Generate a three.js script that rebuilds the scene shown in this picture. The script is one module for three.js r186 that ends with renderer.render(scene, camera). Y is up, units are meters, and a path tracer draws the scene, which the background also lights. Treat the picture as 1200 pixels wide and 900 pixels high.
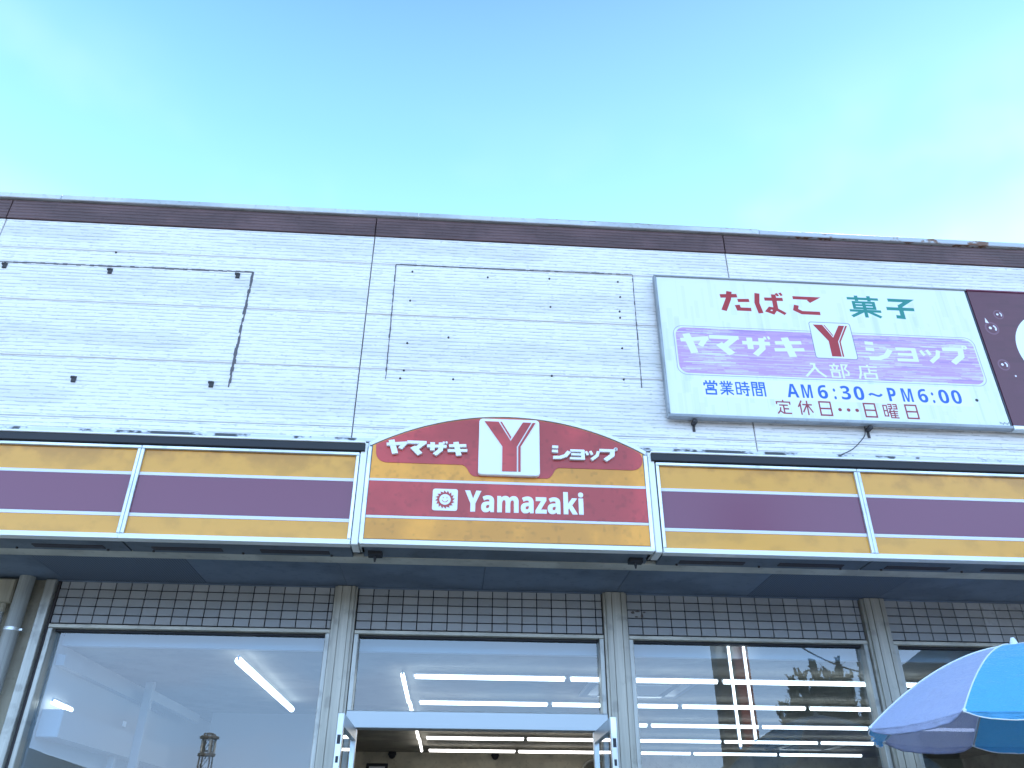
import * as THREE from 'three';
import { mergeGeometries } from 'three/addons/utils/BufferGeometryUtils.js';
import { FontLoader } from 'three/addons/loaders/FontLoader.js';
import { TextGeometry } from 'three/addons/geometries/TextGeometry.js';
import { RectAreaLightUniformsLib } from 'three/addons/lights/RectAreaLightUniformsLib.js';

// ------------------------------------------------------------------ camera, sky, sun, exposure
const scene = new THREE.Scene();
const camera = new THREE.PerspectiveCamera(51.163, 4 / 3, 0.05, 3000);
camera.position.set(0, 1.5, 6.0);
camera.rotation.order = 'YXZ';
camera.rotation.set(THREE.MathUtils.degToRad(30.13), THREE.MathUtils.degToRad(-3.79), THREE.MathUtils.degToRad(0.3));
scene.add(camera);

const renderer = new THREE.WebGLRenderer({ antialias: true });
renderer.toneMapping = THREE.LinearToneMapping;
renderer.toneMappingExposure = 1.95;
renderer.shadowMap.enabled = true;

const SUN = new THREE.Vector3(0.42, 0.74, -0.55).normalize();

function hash2(x, y) { let h = Math.imul(x | 0, 374761393) + Math.imul(y | 0, 668265263); h = Math.imul(h ^ (h >>> 13), 1274126177); return ((h ^ (h >>> 16)) >>> 0) / 4294967296; }
function vnoise(x, y, px = 0, py = 0) {
  const xi = Math.floor(x), yi = Math.floor(y), fx = x - xi, fy = y - yi;
  const m = (a, p) => (p ? ((a % p) + p) % p : a);
  const a = hash2(m(xi, px), m(yi, py)), b = hash2(m(xi + 1, px), m(yi, py)), c = hash2(m(xi, px), m(yi + 1, py)), d = hash2(m(xi + 1, px), m(yi + 1, py));
  const u = fx * fx * (3 - 2 * fx), v = fy * fy * (3 - 2 * fy);
  return a + (b - a) * u + (c - a) * v + (a - b - c + d) * u * v;
}
function fbm(x, y, o = 4, px = 0, py = 0) {
  let s = 0, a = 0.5, t = 0;
  for (let i = 0; i < o; i++) { s += a * vnoise(x, y, px, py); t += a; a *= 0.5; x = x * 2; y = y * 2; px *= 2; py *= 2; }
  return s / t;
}
const smooth = (a, b, x) => { const t = Math.min(1, Math.max(0, (x - a) / (b - a))); return t * t * (3 - 2 * t); };
let seed = 1234567;
const rnd = () => { seed = (Math.imul(seed, 1664525) + 1013904223) >>> 0; return seed / 4294967296; };

const SKY = [ // elevation in degrees, linear radiance
  [0, 1.32, 1.80, 2.40], [6, 1.06, 1.70, 2.65], [14, 1.00, 1.62, 2.60], [24, 0.84, 1.36, 2.05], [32, 0.45, 0.83, 1.20], [38, 0.260, 0.565, 0.83], [46, 0.180, 0.425, 0.67], [56, 0.113, 0.275, 0.545], [90, 0.078, 0.20, 0.44]];
function skyColor(d) {
  const e = Math.asin(Math.max(-1, Math.min(1, d.y))) * 180 / Math.PI;
  let i = 0; const ee = Math.max(0, e);
  while (i < SKY.length - 2 && ee > SKY[i + 1][0]) i++;
  const t = (ee - SKY[i][0]) / (SKY[i + 1][0] - SKY[i][0]);
  const c = [1, 2, 3].map((k) => SKY[i][k] + (SKY[i + 1][k] - SKY[i][k]) * t);
  const g = Math.pow(Math.max(0, d.dot(SUN)), 5) * 0.06;
  const q = 2.6 / (Math.max(0, d.y) + 0.12), n = fbm(d.x * q + 21.3, d.z * q + 8.6, 5);
  const cl = smooth(0.38, 0.68, n) * smooth(50, 36, e) * 0.34;
  return c.map((v, k) => { const b = v + g * [0.75, 0.95, 0.55][k]; return b + cl * (0.95 - b * 0.6) * [0.75, 0.62, 0.5][k]; });
}
{
  const w = 1024, h = 512, data = new Float32Array(w * h * 4), d = new THREE.Vector3();
  for (let y = 0; y < h; y++) for (let x = 0; x < w; x++) {
    const th = ((x + 0.5) / w - 0.5) * Math.PI * 2, ph = ((y + 0.5) / h - 0.5) * Math.PI;
    d.set(Math.cos(th) * Math.cos(ph), Math.sin(ph), Math.sin(th) * Math.cos(ph));
    const c = skyColor(d); data.set([c[0], c[1], c[2], 1], (y * w + x) * 4);
  }
  const t = new THREE.DataTexture(data, w, h, THREE.RGBAFormat, THREE.FloatType);
  t.mapping = THREE.EquirectangularReflectionMapping; t.magFilter = t.minFilter = THREE.LinearFilter; t.needsUpdate = true;
  scene.background = t; scene.environment = t;
}
const sun = new THREE.DirectionalLight(new THREE.Color(1, 0.95, 0.87), 5.0);
sun.position.copy(SUN).multiplyScalar(60); sun.castShadow = true;
sun.shadow.mapSize.set(4096, 4096);
Object.assign(sun.shadow.camera, { left: -40, right: 40, top: 40, bottom: -40, near: 1, far: 160 });
scene.add(sun, sun.target);
RectAreaLightUniformsLib.init();

// ------------------------------------------------------------------ textures and materials
function tex(w, h, fn, { color = true, repeat = [1, 1] } = {}) {
  const data = new Uint8Array(w * h * 4);
  for (let y = 0; y < h; y++) for (let x = 0; x < w; x++) {
    const c = fn(x / w, y / h, x, y), k = (y * w + x) * 4;
    data[k] = Math.max(0, Math.min(255, c[0] * 255)); data[k + 1] = Math.max(0, Math.min(255, c[1] * 255)); data[k + 2] = Math.max(0, Math.min(255, c[2] * 255)); data[k + 3] = 255;
  }
  const t = new THREE.DataTexture(data, w, h);
  t.wrapS = t.wrapT = THREE.RepeatWrapping; t.magFilter = THREE.LinearFilter; t.minFilter = THREE.LinearMipmapLinearFilter; t.generateMipmaps = true;
  if (color) t.colorSpace = THREE.SRGBColorSpace;
  t.repeat.set(...repeat); t.needsUpdate = true;
  return t;
}
const lin = (r, g, b) => new THREE.Color().setRGB(r, g, b);
const std = (o) => new THREE.MeshStandardMaterial(o);
const phys = (o) => new THREE.MeshPhysicalMaterial(o);

// general grime: a grey mottling near white that multiplies a colour, 2 m tile
const grime = tex(512, 512, (u, v) => { const n = fbm(u * 8, v * 8, 5, 8, 8), m = fbm(u * 60, v * 60, 2, 60, 60); const k = 0.86 + 0.14 * smooth(0.25, 0.7, n) - 0.07 * smooth(0.6, 0.9, m); return [k, k, k * 0.99]; }, { repeat: [0.5, 0.5] });
const fineBump = tex(256, 256, (u, v) => { const n = fbm(u * 40, v * 40, 3, 40, 40); return [n, n, n]; }, { color: false, repeat: [2, 2] });
// brushed streaks along the height (metal posts)
const postMap = tex(256, 1024, (u, v) => { const s = fbm(u * 30, v * 4, 3, 30, 4), p = fbm(u * 8, v * 24, 4, 8, 24); const k = 0.80 + 0.2 * s - 0.10 * smooth(0.55, 0.8, p); return [k, k * 0.985, k * 0.95]; }, { repeat: [2, 0.6] });

// siding: u 4 m, v one board of 0.5025 m
const RIBS = 16;
function ribWave(u, v) { return v * RIBS + 0.05 * Math.sin(u * 6.283 * 3 + v * 9) + 0.22 * (fbm(u * 40, v * 16, 2, 40, 16) - 0.5); }
const sidingMap = tex(2048, 512, (u, v) => {
  const r = ribWave(u, v), f = r - Math.floor(r), row = Math.floor(r);
  const dash = fbm(u * 64 + row * 7.3, row * 3.7, 3);
  const groove = smooth(0.16, 0.0, Math.abs(f - 0.5)) * smooth(0.30, 0.62, dash);
  const soil = fbm(u * 6, v * 3, 4, 6, 3), spot = fbm(u * 120, v * 40, 2, 120, 40);
  let k = 0.985 - 0.22 * groove - 0.06 * smooth(0.45, 0.75, soil) - 0.08 * smooth(0.72, 0.9, spot);
  return [k * 0.985, k * 0.985, k];
}, { repeat: [0.25, 1 / 0.5025] });
const sidingBump = tex(2048, 512, (u, v) => {
  const r = ribWave(u, v), f = r - Math.floor(r);
  let h = 1 - 0.8 * smooth(0.24, 0.05, Math.abs(f - 0.5)) - 0.2 * fbm(u * 300, v * 40, 2, 300, 40);
  return [h, h, h];
}, { color: false, repeat: [0.25, 1 / 0.5025] });
const M = {};
M.siding = [0, 1, 2].map((i) => std({ color: lin([0.93, 0.905, 0.92][i], [0.88, 0.86, 0.87][i], [0.83, 0.815, 0.82][i]), map: sidingMap, bumpMap: sidingBump, bumpScale: 0.0032, roughness: 0.62 }));
M.band = std({ color: lin(0.15, 0.080, 0.085), map: grime, bumpMap: sidingBump, bumpScale: 0.008, roughness: 0.55 });
M.backing = std({ color: lin(0.06, 0.06, 0.07), roughness: 0.9 });
M.coping = std({ color: lin(0.60, 0.61, 0.66), map: grime, roughness: 0.42, metalness: 0.25 });
const rustMap = tex(1024, 64, (u, v) => { const n = fbm(u * 26, v * 3 + 5, 5), m = fbm(u * 90, v * 8, 3); const r = 0.8 * smooth(0.58, 0.72, n * 0.75 + m * 0.25); return [0.80 + (0.46 - 0.80) * r, 0.82 + (0.27 - 0.82) * r, 0.86 + (0.17 - 0.86) * r]; }, { repeat: [0.33, 4] });
M.copingRust = std({ color: lin(0.8, 0.8, 0.8), map: rustMap, roughness: 0.6 });
const flashMap = tex(2048, 64, (u, v) => { const n = fbm(u * 40, v * 2.5 + 9, 5), m = fbm(u * 9 + 3, 2.2, 3); const s = smooth(0.50, 0.60, n * 0.6 + m * 0.42); const k = 0.93 - 0.62 * s; return [k, k, k * 1.03]; }, { repeat: [0.25, 8] });
M.flash = std({ color: lin(0.80, 0.80, 0.80), map: flashMap, roughness: 0.55 });
M.soffit = std({ color: lin(0.17, 0.22, 0.31), map: grime, roughness: 0.55 });
const perf = tex(256, 256, (u, v) => { const a = (u * 8) % 1 - 0.5, b = (v * 8) % 1 - 0.5; const k = Math.hypot(a, b) < 0.27 ? 0.42 : 0.90; return [k, k, k]; }, { repeat: [7, 7] });
M.soffitVent = std({ color: lin(0.17, 0.22, 0.31), map: perf, roughness: 0.6 });
M.trimBar = std({ color: lin(0.62, 0.60, 0.55), map: grime, roughness: 0.5 });
M.beige = std({ color: lin(0.47, 0.44, 0.37), map: postMap, roughness: 0.6 });
M.pillar = std({ color: lin(0.52, 0.515, 0.49), map: postMap, roughness: 0.42, metalness: 0.35 });
M.frame = std({ color: lin(0.52, 0.54, 0.55), map: postMap, roughness: 0.38, metalness: 0.5 });
M.headFrame = std({ color: lin(0.62, 0.60, 0.54), map: grime, roughness: 0.45, metalness: 0.2 });
M.silver = std({ color: lin(0.72, 0.75, 0.78), map: grime, roughness: 0.30, metalness: 0.6 });
M.boardFrame = std({ color: lin(0.34, 0.36, 0.40), map: grime, roughness: 0.45, metalness: 0.2 });
M.header = std({ color: lin(0.38, 0.42, 0.45), roughness: 0.3, metalness: 0.35 });
M.whiteMetal = std({ color: lin(0.88, 0.88, 0.87), roughness: 0.3 });
M.dark = std({ color: lin(0.02, 0.022, 0.03), roughness: 0.6 });
M.underside = std({ color: lin(0.16, 0.19, 0.24), map: grime, roughness: 0.6 });
M.bronze = std({ color: lin(0.018, 0.018, 0.025), roughness: 0.6 });
M.vent = std({ color: lin(0.05, 0.045, 0.055), roughness: 0.7 });
M.grout = std({ color: lin(0.014, 0.015, 0.02), roughness: 0.95 });
M.tiles = [0, 1, 2, 3, 4].map((i) => std({ color: lin(0.47 + 0.022 * (i - 2), 0.485 + 0.021 * (i - 2), 0.52 + 0.02 * (i - 2)), map: grime, roughness: 0.3 + 0.04 * i }));
M.glass = phys({ color: lin(0.66, 0.82, 0.95), transmission: 1, thickness: 0, roughness: 0.0, ior: 1.85 });
M.residue = std({ color: lin(0.12, 0.10, 0.09), roughness: 0.9 });
M.pipe = std({ color: lin(0.42, 0.45, 0.47), map: postMap, roughness: 0.5 });
M.concrete = std({ color: lin(0.50, 0.46, 0.38), map: grime, bumpMap: fineBump, bumpScale: 0.002, roughness: 0.85 });
M.ceiling = std({ color: lin(0.34, 0.32, 0.28), map: grime, roughness: 0.8 });
M.roomWall = std({ color: lin(0.66, 0.60, 0.48), map: grime, roughness: 0.8 });
M.paleWall = std({ color: lin(0.42, 0.43, 0.43), roughness: 0.7 });
M.floor = std({ color: lin(0.40, 0.38, 0.34), map: grime, roughness: 0.3 });
M.tube = std({ color: lin(0.9, 0.9, 0.9), emissive: lin(1, 0.98, 0.94), emissiveIntensity: 2.6, roughness: 0.4 });
M.lampBody = std({ color: lin(0.7, 0.7, 0.7), roughness: 0.5 });
M.asphalt = std({ color: lin(0.21, 0.195, 0.17), bumpMap: fineBump, bumpScale: 0.004, roughness: 0.92 });
M.sealant = std({ color: lin(0.13, 0.12, 0.13), roughness: 0.9 });
M.stub = std({ color: lin(0.055, 0.05, 0.055), roughness: 0.8 });

// sign acrylics, with brown weather stains along the upper edge of the yellow
const yellowMap = tex(1024, 512, (u, v) => { const n = fbm(u * 18, v * 6, 5, 18, 6), m = fbm(u * 50, 3 + v * 10, 3); const edge = smooth(0.82 - 0.16 * n, 1.0, v); const s = 0.11 * edge * smooth(0.3, 0.62, n * 0.7 + m * 0.3), k = 0.95 - 0.06 * smooth(0.4, 0.8, n); return [k - s * 0.7, k - s * 0.85, k - s]; });
M.yellow = phys({ color: lin(0.90, 0.37, 0.036), map: grime, roughness: 0.32, ior: 1.5 });
M.yellowPanel = phys({ color: lin(0.83, 0.385, 0.045), map: yellowMap, roughness: 0.25, ior: 1.5 });
M.maroon = phys({ color: lin(0.185, 0.046, 0.095), roughness: 0.2, ior: 1.5 });
M.red = phys({ color: lin(0.57, 0.052, 0.056), roughness: 0.3, ior: 1.5, map: grime });
M.signWhite = phys({ color: lin(0.82, 0.83, 0.84), roughness: 0.35 });
M.stripe = phys({ color: lin(0.72, 0.72, 0.80), roughness: 0.3 });
M.print = std({ color: lin(0.35, 0.035, 0.04), roughness: 0.45 });

// ------------------------------------------------------------------ helpers
const used = {};
function numbered(n) { used[n] = (used[n] || 0) + 1; return used[n] === 1 ? n : n + '_' + String(used[n] - 1).padStart(3, '0'); }
function shade(o) { o.castShadow = true; o.receiveShadow = true; return o; }
function thing(name, label, category, [x, y, z] = [0, 0, 0], group) {
  const g = new THREE.Group(); g.name = numbered(name); g.position.set(x, y, z); scene.add(g);
  g.userData = { label, category }; if (group) g.userData.group = group;
  g.base = new THREE.Vector3(x, y, z);
  return g;
}
// geometry in world coordinates, moved to the thing's base
function part(parent, name, geo, mat, extra) {
  const m = shade(new THREE.Mesh(geo, mat)); m.name = name;
  m.base = parent.base || new THREE.Vector3();
  geo.translate(-m.base.x, -m.base.y, -m.base.z);
  parent.add(m); if (extra) Object.assign(m.userData, extra);
  return m;
}
function solo(name, label, category, geo, mat, group) {
  const m = shade(new THREE.Mesh(geo, mat)); m.name = numbered(name); m.userData = { label, category }; if (group) m.userData.group = group; scene.add(m); return m;
}
function structure(name, geo, mat) { const m = shade(new THREE.Mesh(geo, mat)); m.name = name; m.userData = { kind: 'structure' }; scene.add(m); return m; }
function shiftUV(g, du, dv) { const a = g.attributes.uv; for (let i = 0; i < a.count; i++) a.setXY(i, a.getX(i) + du, a.getY(i) + dv); return g; }
// chamfered box, uv in metres (world x/y on the front, the other axes on the sides)
function bar(x0, x1, y0, y1, z0, z1, b = 0.002) {
  b = Math.min(b, (x1 - x0) * 0.3, (y1 - y0) * 0.3, (z1 - z0) * 0.3);
  const s = new THREE.Shape([[x0 + b, y0 + b], [x1 - b, y0 + b], [x1 - b, y1 - b], [x0 + b, y1 - b]].map((p) => new THREE.Vector2(...p)));
  const g = new THREE.ExtrudeGeometry(s, { depth: z1 - z0 - 2 * b, bevelEnabled: true, bevelThickness: b, bevelSize: b, bevelSegments: 1 });
  g.translate(0, 0, z0 + b);
  const p = g.attributes.position, n = g.attributes.normal, uv = g.attributes.uv;
  for (let i = 0; i < p.count; i++) { const ax = Math.abs(n.getX(i)), ay = Math.abs(n.getY(i)), az = Math.abs(n.getZ(i)); if (az >= ax && az >= ay) uv.setXY(i, p.getX(i), p.getY(i)); else if (ay > ax) uv.setXY(i, p.getX(i), p.getZ(i)); else uv.setXY(i, p.getZ(i), p.getY(i)); }
  return g;
}
function plain(x0, x1, y0, y1, z0, z1) { // plain box, uv in metres
  const g = new THREE.BoxGeometry(x1 - x0, y1 - y0, z1 - z0); g.translate((x0 + x1) / 2, (y0 + y1) / 2, (z0 + z1) / 2);
  const p = g.attributes.position, n = g.attributes.normal, uv = g.attributes.uv;
  for (let i = 0; i < p.count; i++) { if (Math.abs(n.getZ(i)) > 0.5) uv.setXY(i, p.getX(i), p.getY(i)); else if (Math.abs(n.getY(i)) > 0.5) uv.setXY(i, p.getX(i), p.getZ(i)); else uv.setXY(i, p.getZ(i), p.getY(i)); }
  return g;
}
function rod(a, b, r0, r1 = r0, seg = 10) {
  const A = new THREE.Vector3(...a), B = new THREE.Vector3(...b), d = B.clone().sub(A), g = new THREE.CylinderGeometry(r1, r0, d.length(), seg);
  g.applyQuaternion(new THREE.Quaternion().setFromUnitVectors(new THREE.Vector3(0, 1, 0), d.clone().normalize())); g.translate(...A.add(B).multiplyScalar(0.5).toArray());
  return g;
}
function tube(pts, r, seg = 24, rad = 6) { return new THREE.TubeGeometry(new THREE.CatmullRomCurve3(pts.map((p) => new THREE.Vector3(...p))), seg, r, rad); }
function plate(pts, z0, z1, b = 0) { // outline in x/y extruded from z0 to z1
  const s = pts instanceof THREE.Shape ? pts : new THREE.Shape(pts.map((p) => new THREE.Vector2(...p)));
  const g = new THREE.ExtrudeGeometry(s, { depth: z1 - z0 - b, bevelEnabled: b > 0, bevelThickness: b, bevelSize: b, bevelOffset: -b, bevelSegments: 1, curveSegments: 20 });
  g.translate(0, 0, z0); return g;
}
const geoMerge = (l) => mergeGeometries(l.map((g) => (g.index ? g.toNonIndexed() : g)));

// ------------------------------------------------------------------ ground and hills
{
  const g = new THREE.PlaneGeometry(2400, 2400); g.rotateX(-Math.PI / 2);
  const uv = g.attributes.uv; for (let i = 0; i < uv.count; i++) uv.setXY(i, uv.getX(i) * 2400, uv.getY(i) * 2400);
  structure('ground', g, M.asphalt);
  // a range of wooded hills across the road, facing the shop
  const ridge = [[-80, 60], [-50, 70], [-32, 62], [-25.2, 45], [-22, 37], [-19, 31], [-12, 36], [-4, 28], [6, 22], [16, 20], [26, 32], [45, 56], [80, 70]];
  const pos = [], idx = [], N = 220, K = 14;
  for (let i = 0; i <= N; i++) {
    const az = -80 + 160 * i / N; let k = 0; while (k < ridge.length - 2 && az > ridge[k + 1][0]) k++;
    const t = (az - ridge[k][0]) / (ridge[k + 1][0] - ridge[k][0]), h = (ridge[k][1] + (ridge[k + 1][1] - ridge[k][1]) * t) * (0.94 + 0.12 * fbm(i * 0.13, 3, 4));
    for (let j = 0; j <= K; j++) {
      const s = j / K, R = 300 + 240 * s, a = az * Math.PI / 180;
      const y = h * 0.96 * Math.sin(Math.min(1, s * 1.25) * Math.PI / 2) * (s > 0.8 ? 1 - (s - 0.8) * 2 : 1) + 5 * (fbm(i * 0.4, j * 0.8, 3) - 0.5) * (j > 0 ? 1 : 0) - (j === 0 ? 0.5 : 0);
      pos.push(Math.sin(a) * R, y, 6 + Math.cos(a) * R);
    }
  }
  for (let i = 0; i < N; i++) for (let j = 0; j < K; j++) { const a = i * (K + 1) + j, b = a + K + 1; idx.push(a, a + 1, b, b, a + 1, b + 1); }
  const hg = new THREE.BufferGeometry(); hg.setAttribute('position', new THREE.Float32BufferAttribute(pos, 3)); hg.setIndex(idx); hg.computeVertexNormals();
  const uvs = new Float32Array(pos.length / 3 * 2); for (let i = 0; i < pos.length / 3; i++) { uvs[i * 2] = pos[i * 3] * 0.05; uvs[i * 2 + 1] = pos[i * 3 + 1] * 0.05; }
  hg.setAttribute('uv', new THREE.BufferAttribute(uvs, 2));
  structure('hills', hg, std({ color: lin(0.060, 0.062, 0.032), map: grime, roughness: 1, side: THREE.DoubleSide }));
}

// ------------------------------------------------------------------ the shop building
const shop = thing('shop_building', 'low flat roofed shop with white siding parapet, glazed front and tile bands', 'building');
const XL = -6.806, XR = 8.18, ZW = 0.72; // building ends, face of the upper wall
const COLS = [XL, -3.809, -0.812, 2.186, 5.183, XR];
const ROWS = [[4.062, 4.160], [4.160, 4.661], [4.661, 5.165], [5.165, 5.667], [5.667, 5.955]];
part(shop, 'parapet_core', plain(XL + 0.01, XR - 0.01, 3.2, 6.14, 0.45, ZW - 0.03), M.backing);
{
  let k = 0;
  for (const [y0, y1] of ROWS) for (let c = 0; c < 5; c++) {
    const g = bar(COLS[c] + 0.004, COLS[c + 1] - 0.004, y0 + 0.0025, y1 - 0.0025, ZW - 0.031, ZW + 0.0006 * ((k * 7) % 3), 0.004);
    shiftUV(g, rnd() * 4, -y0); part(shop, 'siding_board', g, M.siding[(k * 5 + c) % 3]); k++;
  }
  for (let c = 0; c < 5; c++) {
    const g = bar(COLS[c] + 0.004, COLS[c + 1] - 0.004, 5.959, 6.15, ZW - 0.031, ZW + 0.012, 0.003); shiftUV(g, rnd() * 4, 0); part(shop, 'brown_band_board', g, M.band);
  }
  const CJ = [XL - 0.03, -6.39, -3.423, -0.459, 2.51, 5.48, XR + 0.03];
  for (let c = 0; c < 6; c++) {
    const g = bar(CJ[c] + 0.002, CJ[c + 1] - 0.002, 6.160, 6.212, 0.40, ZW + 0.036, 0.005); part(shop, 'roof_coping', g, c >= 4 ? M.copingRust : M.coping);
  }
  const ru = bar(0.55, 2.508, 6.207, 6.2145, 0.55, ZW + 0.0375, 0.002); part(shop, 'rusted_coping_edge', ru, M.copingRust);
  const fl = bar(XL, XR, 4.035, 4.063, ZW - 0.02, ZW + 0.022, 0.004); part(shop, 'wall_flashing', fl, M.flash);
  const fl2 = bar(XL, XR, 3.93, 4.034, ZW - 0.02, ZW + 0.004, 0.003); part(shop, 'wall_flashing', fl2, M.flash);
  // roof and rear volume
  part(shop, 'roof_slab', plain(XL + 0.02, XR - 0.02, 3.4, 3.6, -8.0, 0.45), M.backing);
  part(shop, 'side_wall', plain(XL, XL + 0.15, 0, 3.4, -8.0, -0.1), M.concrete);
  part(shop, 'side_wall', plain(XR - 0.15, XR, 0, 3.4, -8.0, -0.1), M.concrete);
  part(shop, 'rear_wall', plain(XL + 0.151, XR - 0.151, 0, 3.4, -8.0, -7.6), M.concrete);
  part(shop, 'floor_slab', plain(XL + 0.151, XR - 0.151, 0.0, 0.12, -7.6, 0.02), M.floor);
  part(shop, 'ceiling', plain(-2.85, XR - 0.151, 2.77, 2.83, -7.6, -0.241), M.ceiling);
  part(shop, 'back_wall', plain(-2.85, XR - 0.151, 0.12, 2.77, -7.6, -7.4), M.roomWall);
  part(shop, 'inner_side_wall', plain(-3.0, -2.85, 0.12, 2.83, -7.6, -0.1), M.paleWall);
  part(shop, 'bulkhead', plain(-2.85, XR - 0.151, 2.765, 3.18, -0.24, -0.20), M.paleWall);
  part(shop, 'partition_wall', plain(-2.60, -1.30, 0.12, 2.768, -3.62, -3.5), M.paleWall);
  // lower wall beside the first window
  part(shop, 'facade_wall', plain(XL, -2.99, 0.0, 3.19, -0.12, -0.02), M.concrete);
  part(shop, 'lintel_core', plain(-2.97, XR, 2.876, 3.2, -0.098, -0.014), M.grout);
  part(shop, 'facade_wall', plain(5.36, XR, 0.0, 2.875, -0.12, 0.01), M.concrete);
  // soffit
  const SX = [XL, -5.85, -4.85, -3.86, -2.86, -1.845, -0.820, 0.180, 1.192, 2.205, 3.218, 4.23, 5.24, 6.25, 7.26, XR];
  for (let i = 0; i < SX.length - 1; i++) {
    const vent = Math.abs(SX[i] + 2.86) < 0.01 || Math.abs(SX[i] - 2.205) < 0.01;
    part(shop, vent ? 'soffit_vent_panel' : 'soffit_panel', bar(SX[i] + 0.0015, SX[i + 1] - 0.0015, 3.185, 3.2, -0.01, 0.625, 0.0015), vent ? M.soffitVent : M.soffit);
  }
  part(shop, 'soffit_trim', bar(XL, XR, 3.172, 3.2, 0.628, 0.765, 0.004), M.trimBar);
  part(shop, 'edge_angle', bar(-2.97, XR, 3.176, 3.1845, -0.012, 0.02, 0.002), M.soffit);
  // the cap above the light boxes
  for (const [a, b] of [[XL, -0.66], [1.285, XR]]) { part(shop, 'canopy_cap', bar(a, b, 3.862, 3.876, ZW + 0.024, 1.080, 0.003), M.whiteMetal); part(shop, 'bronze_profile', bar(a, b, 3.806, 3.8615, 0.86, 1.072, 0.004), M.bronze); }
  for (const [a, b] of [[XL, -0.66], [1.285, XR]]) part(shop, 'canopy_back', plain(a, b, 3.2, 3.851, ZW + 0.001, ZW + 0.03), M.underside);
  // sealant outlines of two signs that have been taken down, bracket stubs and screw holes
  const bead = (x0, y0, x1, y1, w) => { // broken bead: short lengths of uneven width
    const L = Math.hypot(x1 - x0, y1 - y0), n = Math.ceil(L / 0.035), gs = [], horiz = Math.abs(x1 - x0) > Math.abs(y1 - y0);
    for (let i = 0; i < n; i++) { const t0 = i / n, t1 = (i + 1) / n, ww = w * (0.35 + 0.9 * rnd()), ox = (rnd() - 0.5) * w * 0.3; const ax = x0 + (x1 - x0) * t0, ay = y0 + (y1 - y0) * t0, bx = x0 + (x1 - x0) * t1, by = y0 + (y1 - y0) * t1; gs.push(horiz ? plain(Math.min(ax, bx), Math.max(ax, bx), ay + ox - ww / 2, ay + ox + ww / 2, ZW - 0.002, ZW + 0.004) : plain(ax + ox - ww / 2, ax + ox + ww / 2, Math.min(ay, by), Math.max(ay, by), ZW - 0.002, ZW + 0.004)); }
    return mergeGeometries(gs);
  };
  for (const b of [[-4.0, 5.512, -1.747, 5.520, 0.012], [-1.750, 5.52, -1.752, 4.45, 0.022], [-0.614, 5.668, 1.357, 5.676, 0.007], [-0.613, 5.66, -0.608, 4.57, 0.009], [1.356, 5.67, 1.352, 4.58, 0.008]]) part(shop, 'sealant_line', bead(...b), M.sealant);
  for (const [x, y] of [[-3.671, 5.478], [-2.858, 5.470], [-1.862, 5.482], [-2.869, 4.472], [-1.88, 4.472]]) part(shop, 'bracket_stub', geoMerge([bar(x - 0.016, x + 0.016, y - 0.03, y + 0.018, ZW - 0.002, ZW + 0.012, 0.003), bar(x - 0.024, x + 0.006, y + 0.002, y + 0.018, ZW - 0.002, ZW + 0.018, 0.003)]), M.stub);
  for (const [x, y] of [[-0.474, 5.599], [0.145, 5.576], [0.655, 5.59], [1.228, 5.591], [-0.473, 5.306], [0.659, 5.305], [1.224, 5.228], [-0.468, 4.901], [-0.151, 4.969], [1.222, 4.935], [-0.476, 4.652], [-0.499, 4.581], [-0.099, 4.591], [0.657, 4.656], [1.216, 4.648], [1.238, 5.436], [1.224, 5.29], [-2.86, 5.655]]) { const g = new THREE.CylinderGeometry(0.007, 0.009, 0.012, 8); g.rotateX(Math.PI / 2); g.translate(x, y, ZW + 0.004); part(shop, 'screw', g, M.stub); }
}

// tile bands between soffit and window heads
const BAYS = [[-2.885, -0.912], [-0.735, 1.082], [1.272, 3.080], [3.280, 5.20]];
{
  const P = 0.1105, H = 0.0612, tg = bar(-P / 2 + 0.0034, P / 2 - 0.0034, -H / 2 + 0.0034, H / 2 - 0.0034, -0.006, 0.008, 0.0015), rest = [];
  let n = 0;
  const mesh = (x, y, w) => {
    const m = shade(new THREE.Mesh(w > P - 1e-4 ? tg : bar(-w / 2 + 0.0034, w / 2 - 0.0034, -H / 2 + 0.0034, H / 2 - 0.0034, -0.006, 0.008, 0.0015), M.tiles[Math.floor(rnd() * 5)]));
    m.name = 'tile'; m.position.set(x, y, -0.006 + rnd() * 0.0012); m.rotation.set((rnd() - 0.5) * 0.012, (rnd() - 0.5) * 0.01, 0); shop.add(m);
  };
  BAYS.forEach(([x0, x1], b) => {
    for (let x = x0 + (b === 0 ? -0.05 : 0); x < x1 - 0.02; x += P) for (let r = 0; r < 5; r++) {
      const a = Math.max(x, x0), w = Math.min(x + P, x1) - a, y = 2.879 + H * (r + 0.5);
      if (w < 0.02) continue;
      if (n < 300) { mesh(a + w / 2, y, w); n++; } else rest.push(plain(a + 0.0034, a + w - 0.0034, y - H / 2 + 0.0034, y + H / 2 - 0.0034, -0.012, 0.002));
    }
  });
  part(shop, 'tile', mergeGeometries(rest), M.tiles[2], { kind: 'stuff' });
}
for (const [x, y, w, h] of [[1.315, 3.045, 0.035, 0.022], [1.352, 3.052, 0.05, 0.014], [1.385, 3.02, 0.022, 0.03], [1.342, 3.012, 0.03, 0.012], [1.405, 3.048, 0.024, 0.012]]) part(shop, 'tape_residue', plate(Array.from({ length: 9 }, (_, i) => { const a = i / 9 * 6.283, r = 0.6 + 0.5 * rnd(); return [x + Math.cos(a) * w / 2 * r, y + Math.sin(a) * h / 2 * r]; }), 0.0022, 0.0042), M.residue);
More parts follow.
